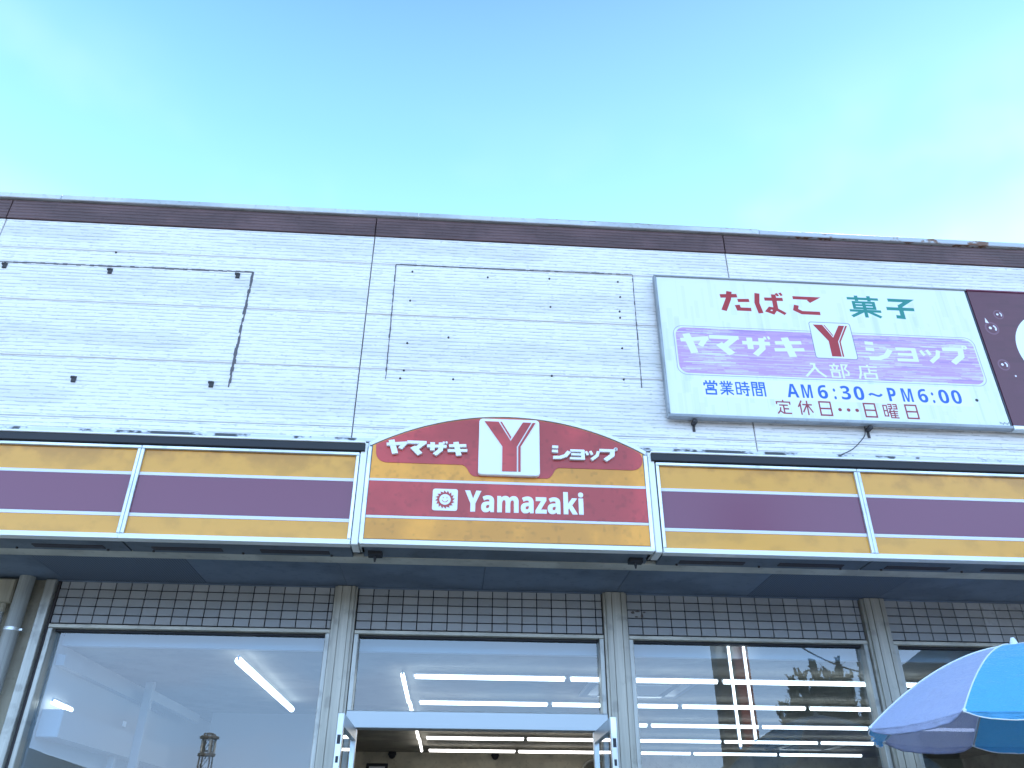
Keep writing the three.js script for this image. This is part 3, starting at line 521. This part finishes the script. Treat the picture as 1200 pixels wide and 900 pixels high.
  part(t, 'backing_box', plain(X0 + 0.01, X1 - 0.002, Y0 + 0.01, Y1 - 0.01, ZB - 0.05, ZB - 0.019), M.underside);
  part(t, 'frame', bar(X0, X1, Y0 + 0.006, Y0 + 0.034, ZB - 0.045, ZB + 0.006, 0.005), M.boardFrame);
  part(t, 'frame', bar(X0, X1, Y1 - 0.016, Y1, ZB - 0.055, ZB + 0.006, 0.004), M.boardFrame);
  part(t, 'frame', bar(X0, X0 + 0.018, Y0 + 0.037, Y1 - 0.017, ZB - 0.055, ZB + 0.006, 0.004), M.boardFrame);
  for (const x of [1.72, 3.07]) part(t, 'support_bracket', geoMerge([bar(x - 0.016, x + 0.016, Y0 - 0.022, Y0 - 0.001, ZW + 0.002, ZB - 0.01, 0.003), bar(x - 0.010, x + 0.010, Y0 - 0.075, Y0 - 0.0225, ZW + 0.001, ZW + 0.012, 0.003)]), M.stub);

  const W2 = 2.64, map2 = canvasTexture(1024, 512, (c, W, H) => {
    const S = W / W2; c.scale(S, S); c.fillStyle = '#5e2a3c'; c.fillRect(0, 0, W2, 1.32);
    for (let i = 0; i < 300; i++) { c.fillStyle = `rgba(${rnd() < 0.5 ? '120,60,80' : '50,20,32'},${0.05 + 0.06 * rnd()})`; c.fillRect(rnd() * W2, rnd() * 1.32, 0.05 + rnd() * 0.4, 0.01 + rnd() * 0.06); }
    const drop = (x, y, r) => { c.fillStyle = 'rgba(150,115,135,0.45)'; c.beginPath(); c.ellipse(x, y, r, r * 1.05, 0, 0, 6.3); c.fill(); c.fillStyle = '#5e2a3c'; c.beginPath(); c.ellipse(x, y, r * 0.74, r * 0.8, 0, 0, 6.3); c.fill(); c.strokeStyle = '#e9e6f2'; c.lineWidth = r * 0.24; c.beginPath(); c.arc(x + r * 0.05, y, r * 0.5, -1.1, 0.75); c.stroke(); c.fillStyle = '#f2f0fa'; c.beginPath(); c.arc(x - r * 0.22, y - r * 0.05, r * 0.22, 0, 6.3); c.fill(); };
    drop(0.215, 0.245, 0.044); drop(0.115, 0.385, 0.060); drop(0.105, 0.735, 0.050); c.fillStyle = '#eceaf4'; c.beginPath(); c.moveTo(0.085, 0.28); c.lineTo(0.105, 0.335); c.lineTo(0.075, 0.33); c.fill(); c.beginPath(); c.arc(0.172, 0.835, 0.008, 0, 6.3); c.fill();
    c.strokeStyle = '#eef6fa'; c.lineWidth = 0.105; c.beginPath(); c.ellipse(0.70, 0.575, 0.375, 0.33, 0, 0.9, 5.4); c.stroke();
  });
  const t2 = thing('drink_board', 'maroon board with water drops and a white curved letter beside the opening hours board', 'signboard', [X1 + W2 / 2, Y0, 0.8]);
  const g2 = new THREE.BoxGeometry(W2 - 0.02, Hm - 0.03, 0.012); { const p = g2.attributes.position, uv = g2.attributes.uv; for (let i = 0; i < p.count; i++) uv.setXY(i, p.getX(i) / W2 + 0.5, p.getY(i) / Hm + 0.5); }
  g2.translate(X1 + 0.002 + W2 / 2, (Y0 + Y1) / 2, ZB - 0.012); part(t2, 'printed_panel', g2, phys({ map: map2, roughness: 0.35 }));
  part(t2, 'backing_box', plain(X1 + 0.004, X1 + W2, Y0 + 0.01, Y1 - 0.01, ZB - 0.05, ZB - 0.019), M.underside);
  part(t2, 'frame', bar(X1 + 0.003, X1 + W2, Y0, Y0 + 0.036, ZB - 0.055, ZB + 0.010, 0.006), M.silver);
  part(t2, 'frame', bar(X1 + 0.003, X1 + W2, Y1 - 0.014, Y1, ZB - 0.055, ZB + 0.004, 0.003), M.maroon);
}
solo('loose_cable', 'thin dark loose cable hanging under the opening hours board', 'cable', tube([[3.045, 4.30, 0.745], [3.03, 4.23, 0.745], [2.97, 4.16, 0.75], [2.90, 4.10, 0.748], [2.81, 4.055, 0.75]], 0.004), M.stub);

// ------------------------------------------------------------------ downpipe, conduit and junction box by the first window
{
  const t = thing('downpipe', 'grey round rainwater downpipe beside the first shop window', 'pipe', [-3.095, 0, 0.06]);
  part(t, 'pipe', rod([-3.095, 0, 0.075], [-3.095, 3.184, 0.075], 0.052, 0.052, 20), M.pipe);
  for (const y of [0.9, 2.80]) { part(t, 'clamp', geoMerge([rod([-3.095, y, 0.075], [-3.095, y + 0.022, 0.075], 0.056, 0.056, 20), bar(-3.105, -3.085, y, y + 0.022, -0.02, 0.03, 0.002), bar(-3.045, -3.020, y + 0.002, y + 0.02, 0.06, 0.085, 0.002)]), M.silver); }
  const b = thing('junction_box', 'small beige junction box with conduit on the wall by the downpipe', 'junction box', [-3.26, 2.98, 0]);
  part(b, 'box', bar(-3.37, -3.165, 3.00, 3.17, -0.02, 0.075, 0.006), M.beige);
  part(b, 'lid', bar(-3.362, -3.172, 3.008, 3.162, 0.0755, 0.083, 0.003), M.beige);
  part(b, 'conduit', tube([[-3.225, 3.0, 0.03], [-3.225, 2.93, 0.03], [-3.228, 2.70, 0.025], [-3.26, 2.45, 0.02], [-3.27, 1.9, 0.015], [-3.27, 0.3, 0.015]], 0.018, 40, 8), M.pipe);
  part(b, 'conduit_socket', rod([-3.225, 2.94, 0.03], [-3.225, 3.0, 0.03], 0.026, 0.024, 12), M.beige);
}

// ------------------------------------------------------------------ ceiling lights inside
const ORD = ['first', 'second', 'third', 'fourth', 'fifth'];
const GROUP_ROW = 'ceiling tubes in rows along the shop front';
function tubeLight(a, b, label, group, r = 0.017, glow = true) {
  const A = new THREE.Vector3(...a), B = new THREE.Vector3(...b), d = B.clone().sub(A), L = d.length(), n = d.clone().normalize(), mid = A.clone().add(B).multiplyScalar(0.5);
  const t = thing('fluorescent_light', label, 'light', mid.toArray(), group);
  const at = (s, y = 0) => [A.x + n.x * s, A.y + n.y * s + y, A.z + n.z * s];
  part(t, 'tube', rod(at(0.020), at(L - 0.020), r, r, 12), M.tube);
  const up = Math.abs(n.y) > 0.5, off = up ? [0, 0, -0.020] : [0, r + 0.004, 0];
  const base = rod(at(0.012), at(L - 0.012), 0.009, 0.009, 4); base.translate(...off); part(t, 'batten', base, M.lampBody);
  for (const s of [0.010, L - 0.010]) { const h = rod([A.x + n.x * s, A.y + n.y * s, A.z + n.z * s], [A.x + n.x * s + off[0], A.y + n.y * s + off[1], A.z + n.z * s + off[2]], 0.008, 0.008, 8); part(t, 'lamp_holder', h, M.lampBody); }
  if (glow) { const l = new THREE.RectAreaLight(new THREE.Color(1, 0.96, 0.88), 0.7, L - 0.08, 0.034); l.name = 'tube_glow'; l.position.set(0, up ? 0 : -r - 0.004, up ? 0.03 : 0); t.add(l); t.updateMatrixWorld(); if (up) { l.rotation.set(0, Math.PI, Math.PI / 2); } else { l.rotation.order = 'YXZ'; l.rotation.set(-Math.PI / 2, Math.atan2(-n.z, n.x), 0); } }
  return t;
}
{
  const rows = [[-0.80, 'first ceiling row from the front glass'], [-2.13, 'second ceiling row from the front glass'], [-3.50, 'third ceiling row from the front glass'], [-4.93, 'fourth ceiling row from the front glass'], [-6.41, 'last ceiling row before the back wall']];
  for (const [z, w] of rows) for (let k = 0; k < 5; k++) { const x = -0.345 + 1.262 * k; tubeLight([x + 0.008, 2.70, z], [x + 1.254, 2.70, z], ORD[k] + ' lit tube from the inward line, in the ' + w, GROUP_ROW); }
  for (let k = 0; k < 4; k++) { const z = -0.70 - 1.45 * k; tubeLight([-0.415, 2.70, z], [-0.425, 2.70, z - 1.42], ORD[k] + ' lit tube from the front glass in the ceiling line running inward', 'ceiling tubes running inward'); }
  tubeLight([-1.60, 2.70, -0.26], [-1.61, 2.70, -2.70], 'long single lit tube on the ceiling behind the first window', undefined, 0.026);
  tubeLight([-2.80, 2.38, -0.16], [-2.80, 2.37, -0.52], 'short lit tube above the white counter canopy at the side wall', undefined, 0.016);
  tubeLight([2.058, 2.125, -0.13], [2.058, 2.90, -0.13], 'lit upright tube inside the window beside the parasol, lower ended of the pair', undefined, 0.009, false);
  tubeLight([2.176, 2.175, -0.13], [2.176, 2.90, -0.13], 'lit upright tube inside the window beside the parasol, higher ended of the pair', undefined, 0.009, false);
}
// ceiling cassettes
function cassette(x, z, label) {
  const t = thing('air_conditioner', label, 'air conditioner', [x, 2.77, z], 'ceiling cassettes'), s = 0.46;
  part(t, 'panel', bar(x - s, x + s, 2.74, 2.769, z - s, z + s, 0.012), M.paleWall);
  part(t, 'grille', bar(x - 0.25, x + 0.25, 2.732, 2.7395, z - 0.25, z + 0.25, 0.003), M.lampBody);
  for (const [dx, dz, w, d] of [[0, 0.36, 0.3, 0.045], [0, -0.36, 0.3, 0.045], [0.36, 0, 0.045, 0.3], [-0.36, 0, 0.045, 0.3]]) part(t, 'louvre', bar(x + dx - w, x + dx + w, 2.733, 2.7395, z + dz - d, z + dz + d, 0.002), M.silver);
}
cassette(1.63, -1.47, 'white ceiling air conditioner between the two front tube rows behind the entrance pillar');
cassette(-1.75, -4.95, 'white ceiling air conditioner behind the pale partition');
cassette(4.9, -5.7, 'white ceiling air conditioner near the back wall');
// side counter canopy and posts seen through the first window
{
  const t = thing('counter_canopy', 'white boxed canopy with posts along the inner side wall behind the first window', 'canopy', [-2.78, 0.12, -1.3]);
  part(t, 'fascia', bar(-2.848, -2.70, 2.15, 2.33, -2.6, -0.16, 0.006), M.paleWall);
  part(t, 'upper_rail', bar(-2.848, -2.79, 2.62, 2.70, -2.6, -0.16, 0.004), M.paleWall);
  part(t, 'post', bar(-2.80, -2.75, 0.12, 2.149, -1.46, -1.41, 0.004), M.paleWall);
  part(t, 'post', bar(-2.70, -2.63, 0.12, 2.76, -1.66, -1.60, 0.004), M.paleWall);
  part(t, 'upper_rail', bar(-2.69, -2.64, 2.62, 2.70, -3.2, -1.661, 0.004), M.paleWall);
  part(t, 'notice_card', bar(-2.699, -2.694, 2.36, 2.40, -1.35, -1.28, 0.001), M.signWhite);
}
for (const [x, w] of [[-0.894, 'above the picture frame'], [0.657, 'facing the entrance']]) {
  const t = thing('dome_camera', 'black dome security camera on the back wall ' + w, 'camera', [x, 2.70, -7.32], 'dome cameras');
  const g = new THREE.SphereGeometry(0.05, 16, 10, 0, Math.PI * 2, Math.PI / 2, Math.PI / 2); g.translate(x, 2.72, -7.33); part(t, 'dome', g, M.dark);
  part(t, 'mount', rod([x, 2.72, -7.33], [x, 2.768, -7.33], 0.062, 0.055, 16), M.dark);
}
{
  const t = thing('picture_frame', 'black framed notice hanging on the back wall', 'picture frame', [-1.11, 2.2, -7.39]);
  for (const [a, b, c, d] of [[-1.27, -0.95, 2.57, 2.61], [-1.27, -0.95, 2.15, 2.19], [-1.27, -1.23, 2.191, 2.569], [-0.99, -0.95, 2.191, 2.569]]) part(t, 'frame', bar(a, b, c, d, -7.399, -7.37, 0.004), M.dark);
  part(t, 'paper', plain(-1.229, -0.991, 2.191, 2.569, -7.399, -7.39), M.signWhite);
  const m = thing('round_mirror', 'round rimmed mirror on the back wall beside the entrance door leaf', 'mirror', [2.18, 2.45, -7.39]);
  const r = new THREE.TorusGeometry(0.20, 0.014, 8, 32); r.translate(2.18, 2.50, -7.37); part(m, 'rim', r, M.trimBar);
  const f = new THREE.SphereGeometry(0.6, 24, 8, 0, Math.PI * 2, 0, 0.33); f.rotateX(Math.PI / 2); f.translate(2.18, 2.50, -7.40 - 0.56); part(m, 'glass', f, std({ color: lin(0.8, 0.8, 0.8), metalness: 1, roughness: 0.05 }));
}

// ------------------------------------------------------------------ parasol
{
  const cx = 3.25, rim = 2.100, cz = 1.4, R = 0.915, Hh = 0.442, N = 8, a0 = Math.PI + 0.16, tilt = 0.0;
  const t = thing('parasol', 'blue and white striped parasol standing before the shop window', 'parasol', [cx, 0, cz]);
  const lean = (g) => { g.translate(-cx, -rim, -cz); g.rotateX(tilt); g.translate(cx, rim, cz); return g; };
  const cloth = [phys({ color: lin(0.58, 0.63, 0.92), roughness: 0.75, transmission: 0.3, thickness: 0, side: THREE.DoubleSide }), phys({ color: lin(0.13, 0.52, 0.92), roughness: 0.75, transmission: 0.25, thickness: 0, side: THREE.DoubleSide })];
  const crease = tex(512, 512, (u, v) => { const n = fbm(u * 5, v * 12, 4, 5, 12), w = fbm(u * 160, v * 160, 1, 160, 160); const h = 0.85 * n + 0.15 * w; return [h, h, h]; }, { color: false }); cloth.forEach((m) => { m.bumpMap = crease; m.bumpScale = 0.02; });
  const piping = std({ color: lin(0.80, 0.84, 0.88), roughness: 0.7 });
  const surf = (u, v, k) => { // u across the panel, v from crown to rim
    const a = a0 - (k + u) * Math.PI * 2 / N, s = 4 * u * (1 - u), chord = Math.cos(Math.PI / N) / Math.cos((u - 0.5) * Math.PI * 2 / N);
    const r = R * v * (1 + (chord - 1) * 0.85), y = rim + Hh * (1 - Math.pow(v, 1.75)) - 0.018 * s * v * v;
    const wr = 0.003 * Math.sin(u * 40 + k * 3) * v * v;
    return [cx + Math.cos(a) * (r + wr), y, cz + Math.sin(a) * (r + wr)];
  };
  for (let k = 0; k < N; k++) {
    const U = 18, V = 16, F = 4, pos = [], idx = [];
    for (let j = 0; j <= V + F; j++) for (let i = 0; i <= U; i++) {
      const u = i / U; if (j <= V) { pos.push(...surf(u, Math.max(0.012, j / V), k)); continue; }
      const q = (j - V) / F, e = surf(u, 1, k), drop = 0.038 * (1 - Math.pow(Math.abs(2 * u - 1), 5)), a = a0 - (k + u) * Math.PI * 2 / N, w = 0.011 * Math.sin(u * 34 + k) * q;
      pos.push(e[0] + Math.cos(a) * w, e[1] - drop * q, e[2] + Math.sin(a) * w);
    }
    for (let j = 0; j < V + F; j++) for (let i = 0; i < U; i++) { const a = j * (U + 1) + i, b = a + U + 1; idx.push(a, a + 1, b, b, a + 1, b + 1); }
    const g = new THREE.BufferGeometry(); g.setAttribute('position', new THREE.Float32BufferAttribute(pos, 3)); g.setIndex(idx); g.computeVertexNormals();
    { const uv = new Float32Array((U + 1) * (V + F + 1) * 2); for (let j = 0, q = 0; j <= V + F; j++) for (let i = 0; i <= U; i++) { uv[q++] = (i / U - 0.5) * 0.7 * j / V + k; uv[q++] = j / V; } g.setAttribute('uv', new THREE.BufferAttribute(uv, 2)); }
    const panel = part(t, 'cloth_panel', lean(g), cloth[k % 2]);
    part(panel, 'piping', lean(tube(Array.from({ length: 9 }, (_, j) => { const p = surf(0, Math.max(0.02, j / 8), k); return [p[0], p[1] + 0.003, p[2]]; }), 0.0045, 24, 5)), piping);
    part(panel, 'hem', lean(tube(Array.from({ length: 15 }, (_, i) => { const u = i / 14, e = surf(u, 1, k), w = 0.011 * Math.sin(u * 34 + k), a = a0 - (k + u) * Math.PI * 2 / N; return [e[0] + Math.cos(a) * w, e[1] - 0.038 * (1 - Math.pow(Math.abs(2 * u - 1), 5)), e[2] + Math.sin(a) * w]; }), 0.0035, 42, 5)), k % 2 ? piping : cloth[0]);
    const e0 = surf(0, 0.99, k), m0 = surf(0, 0.45, k);
    part(t, 'rib', lean(tube([[cx, rim + Hh - 0.03, cz], [m0[0], m0[1] - 0.012, m0[2]], [e0[0], e0[1] - 0.01, e0[2]]], 0.005, 16, 5)), M.silver);
    part(t, 'strut', lean(rod([cx, rim + 0.02, cz], [cx + (m0[0] - cx) * 0.95, m0[1] - 0.02, cz + (m0[2] - cz) * 0.95], 0.004, 0.004, 6)), M.silver);
    const tip = new THREE.SphereGeometry(0.012, 8, 6); tip.translate(e0[0], e0[1] - 0.004, e0[2]); part(t, 'rib_tip', lean(tip), piping);
  }
  part(t, 'finial', lean(geoMerge([rod([cx, rim + Hh - 0.01, cz], [cx, rim + Hh + 0.02, cz], 0.026, 0.020, 14), rod([cx, rim + Hh + 0.02, cz], [cx, rim + Hh + 0.045, cz], 0.020, 0.010, 14)])), piping);
  part(t, 'pole', rod([cx, 0.08, cz + 0.0], [cx, rim + Hh - 0.02, cz + 0.0], 0.016, 0.016, 12), M.whiteMetal);
  part(t, 'runner', lean(rod([cx, rim - 0.02, cz], [cx, rim + 0.05, cz], 0.028, 0.028, 12)), piping);
  part(t, 'foot', geoMerge([rod([cx, 0.0, cz], [cx, 0.10, cz], 0.24, 0.20, 24), rod([cx, 0.10, cz], [cx, 0.32, cz], 0.03, 0.03, 12)]), M.whiteMetal);
}

// ------------------------------------------------------------------ across the forecourt: what the glass mirrors
{
  const t = thing('pylon_sign', 'tall brown and rust red sign column across the forecourt, mirrored in the window', 'sign', [6.75, 0, 14]);
  part(t, 'column', bar(6.38, 6.84, 0, 9, 13.9, 14.3, 0.01), std({ color: lin(0.035, 0.028, 0.026), roughness: 0.6 }));
  part(t, 'red_panel', bar(6.841, 7.22, 3.6, 9, 13.95, 14.25, 0.01), std({ color: lin(0.30, 0.055, 0.03), map: grime, roughness: 0.6 }));
  part(t, 'panel_bracket', bar(6.841, 7.0, 3.45, 3.59, 14.0, 14.1, 0.01), M.dark);
}
function house(name, label, x0, x1, z0, z1, eave, ridge, wallC, roofC) {
  const xm = (x0 + x1) / 2, t = thing(name, label, 'house', [xm, 0, (z0 + z1) / 2]), o = 0.5;
  const wall = std({ color: wallC, map: grime, roughness: 0.85 }), roof = std({ color: roofC, map: grime, roughness: 0.6 });
  part(t, 'wall', plate([[x0, 0], [x1, 0], [x1, eave], [xm, ridge - 0.12], [x0, eave]], z0, z1), wall);
  const sl = (ridge - eave) / (xm - x0);
  for (const s of [-1, 1]) { const e = s < 0 ? x0 - o : x1 + o; part(t, 'roof', plate(s < 0 ? [[e, eave - o * sl], [xm, ridge], [xm, ridge + 0.16], [e, eave - o * sl + 0.16]] : [[xm, ridge], [e, eave - o * sl], [e, eave - o * sl + 0.16], [xm, ridge + 0.16]], z0 - o, z1 + o), roof); }
  for (const f of [0.25, 0.72]) { const w = part(t, 'window', bar(x0 + (x1 - x0) * f - 0.7, x0 + (x1 - x0) * f + 0.7, 0.9, 2.0, z0 - 0.05, z0 + 0.02, 0.01), M.silver); part(w, 'pane', plain(x0 + (x1 - x0) * f - 0.64, x0 + (x1 - x0) * f + 0.64, 0.96, 1.94, z0 - 0.055, z0 - 0.045), M.dark); }
  part(t, 'door', bar(xm - 0.45, xm + 0.45, 0, 2.05, z0 - 0.04, z0 + 0.02, 0.01), M.band);
}
house('house', 'low dark roofed house across the forecourt behind the bare shrub tree', 7.3, 12.6, 15.2, 20, 3.1, 4.35, lin(0.06, 0.055, 0.05), lin(0.03, 0.03, 0.034));
house('house', 'tall dark gabled house across the forecourt beside the low one', 11.2, 18.6, 12.6, 14.8, 5.2, 7.6, lin(0.07, 0.06, 0.055), lin(0.03, 0.03, 0.034));
{ // radio mast with lattice and two platforms
  const x = -13.1, z = 42, h = 6.85, y0 = 0, t = thing('radio_mast', 'small lattice mast with round platforms standing far across the forecourt', 'mast', [x, 0, z]);
  const steel = std({ color: lin(0.22, 0.17, 0.12), roughness: 0.6, metalness: 0.2 });
  const w = (y) => 0.46 - 0.034 * y;
  for (const [a, b] of [[-1, -1], [1, -1], [1, 1], [-1, 1]]) part(t, 'leg', rod([x + a * w(0), y0, z + b * w(0)], [x + a * w(h), h, z + b * w(h)], 0.05, 0.04, 6), steel);
  for (let k = 0; k < 8; k++) { const ya = h * k / 8, yb = h * (k + 1) / 8, gs = []; for (const b of [-1, 1]) { gs.push(rod([x - w(ya), ya, z + b * w(ya)], [x + w(yb), yb, z + b * w(yb)], 0.022, 0.022, 5), rod([x - w(yb), yb, z + b * w(yb)], [x + w(yb), yb, z + b * w(yb)], 0.025, 0.025, 5)); } part(t, 'lattice', mergeGeometries(gs), steel); }
  for (const [y, r] of [[5.75, 0.46], [6.6, 0.50]]) part(t, 'platform', rod([x, y, z], [x, y + 0.12, z], r, r, 18), steel);
  for (const a of [0, 1.3, 2.6, 3.9, 5.2]) part(t, 'antenna', rod([x + Math.cos(a) * 0.36, 5.9, z + Math.sin(a) * 0.36], [x + Math.cos(a) * 0.36, 6.55, z + Math.sin(a) * 0.36], 0.06, 0.06, 8), M.trimBar);
}
{ // sparse upright tree
  const x = 9.0, z = 13.4, t = thing('shrub_tree', 'slender tree with upright leafy twigs in front of the low house', 'tree', [x, 0, z]);
  const bark = std({ color: lin(0.07, 0.05, 0.035), roughness: 0.95 }), leaf = phys({ color: lin(0.035, 0.05, 0.028), roughness: 0.8, side: THREE.DoubleSide });
  const limbs = [], leaves = []; limbs.push(rod([x, 0, z], [x + 0.05, 2.6, z], 0.11, 0.06, 9));
  const quad = new THREE.PlaneGeometry(0.045, 0.14); quad.translate(0, 0.07, 0);
  for (let i = 0; i < 84; i++) {
    const a = rnd() * 6.283, rr = Math.sqrt(rnd()) * 1.25, y0 = 2.3 + rnd() * 0.5, top = 5.15 - rr * 0.5 + (rnd() - 0.5) * 0.9, p0 = [x + Math.cos(a) * rr * 0.25, y0, z + Math.sin(a) * rr * 0.25], p1 = [x + Math.cos(a) * rr * 0.8, (y0 + top) / 2, z + Math.sin(a) * rr * 0.8], p2 = [x + Math.cos(a) * rr * 1.1, top, z + Math.sin(a) * rr * 1.1];
    limbs.push(rod([x + 0.05, 2.5, z], p0, 0.03, 0.02, 5), tube([p0, p1, p2], 0.012, 10, 4));
    const c = new THREE.CatmullRomCurve3([p0, p1, p2].map((p) => new THREE.Vector3(...p)));
    for (let k = 0; k < 130; k++) { const p = c.getPoint(0.1 + 0.9 * rnd()), g = quad.clone(), s = 0.7 + rnd() * 0.8; g.scale(s, s, s); g.rotateX((rnd() - 0.3) * 1.4); g.rotateY(rnd() * 6.283); g.translate(p.x + (rnd() - 0.5) * 0.12, p.y, p.z + (rnd() - 0.5) * 0.12); leaves.push(g); }
  }
  part(t, 'trunk', geoMerge(limbs), bark); part(t, 'crown', mergeGeometries(leaves), leaf);
}
solo('utility_cable', 'sagging overhead cable crossing above the low house', 'cable', tube([[6.9, 7.2, 13.4], [8.2, 5.95, 13.5], [9.2, 5.45, 13.6], [10.2, 5.28, 13.8], [13, 5.6, 14.2], [17, 7.0, 14.8]], 0.02, 40, 5), M.stub);

renderer.render(scene, camera);
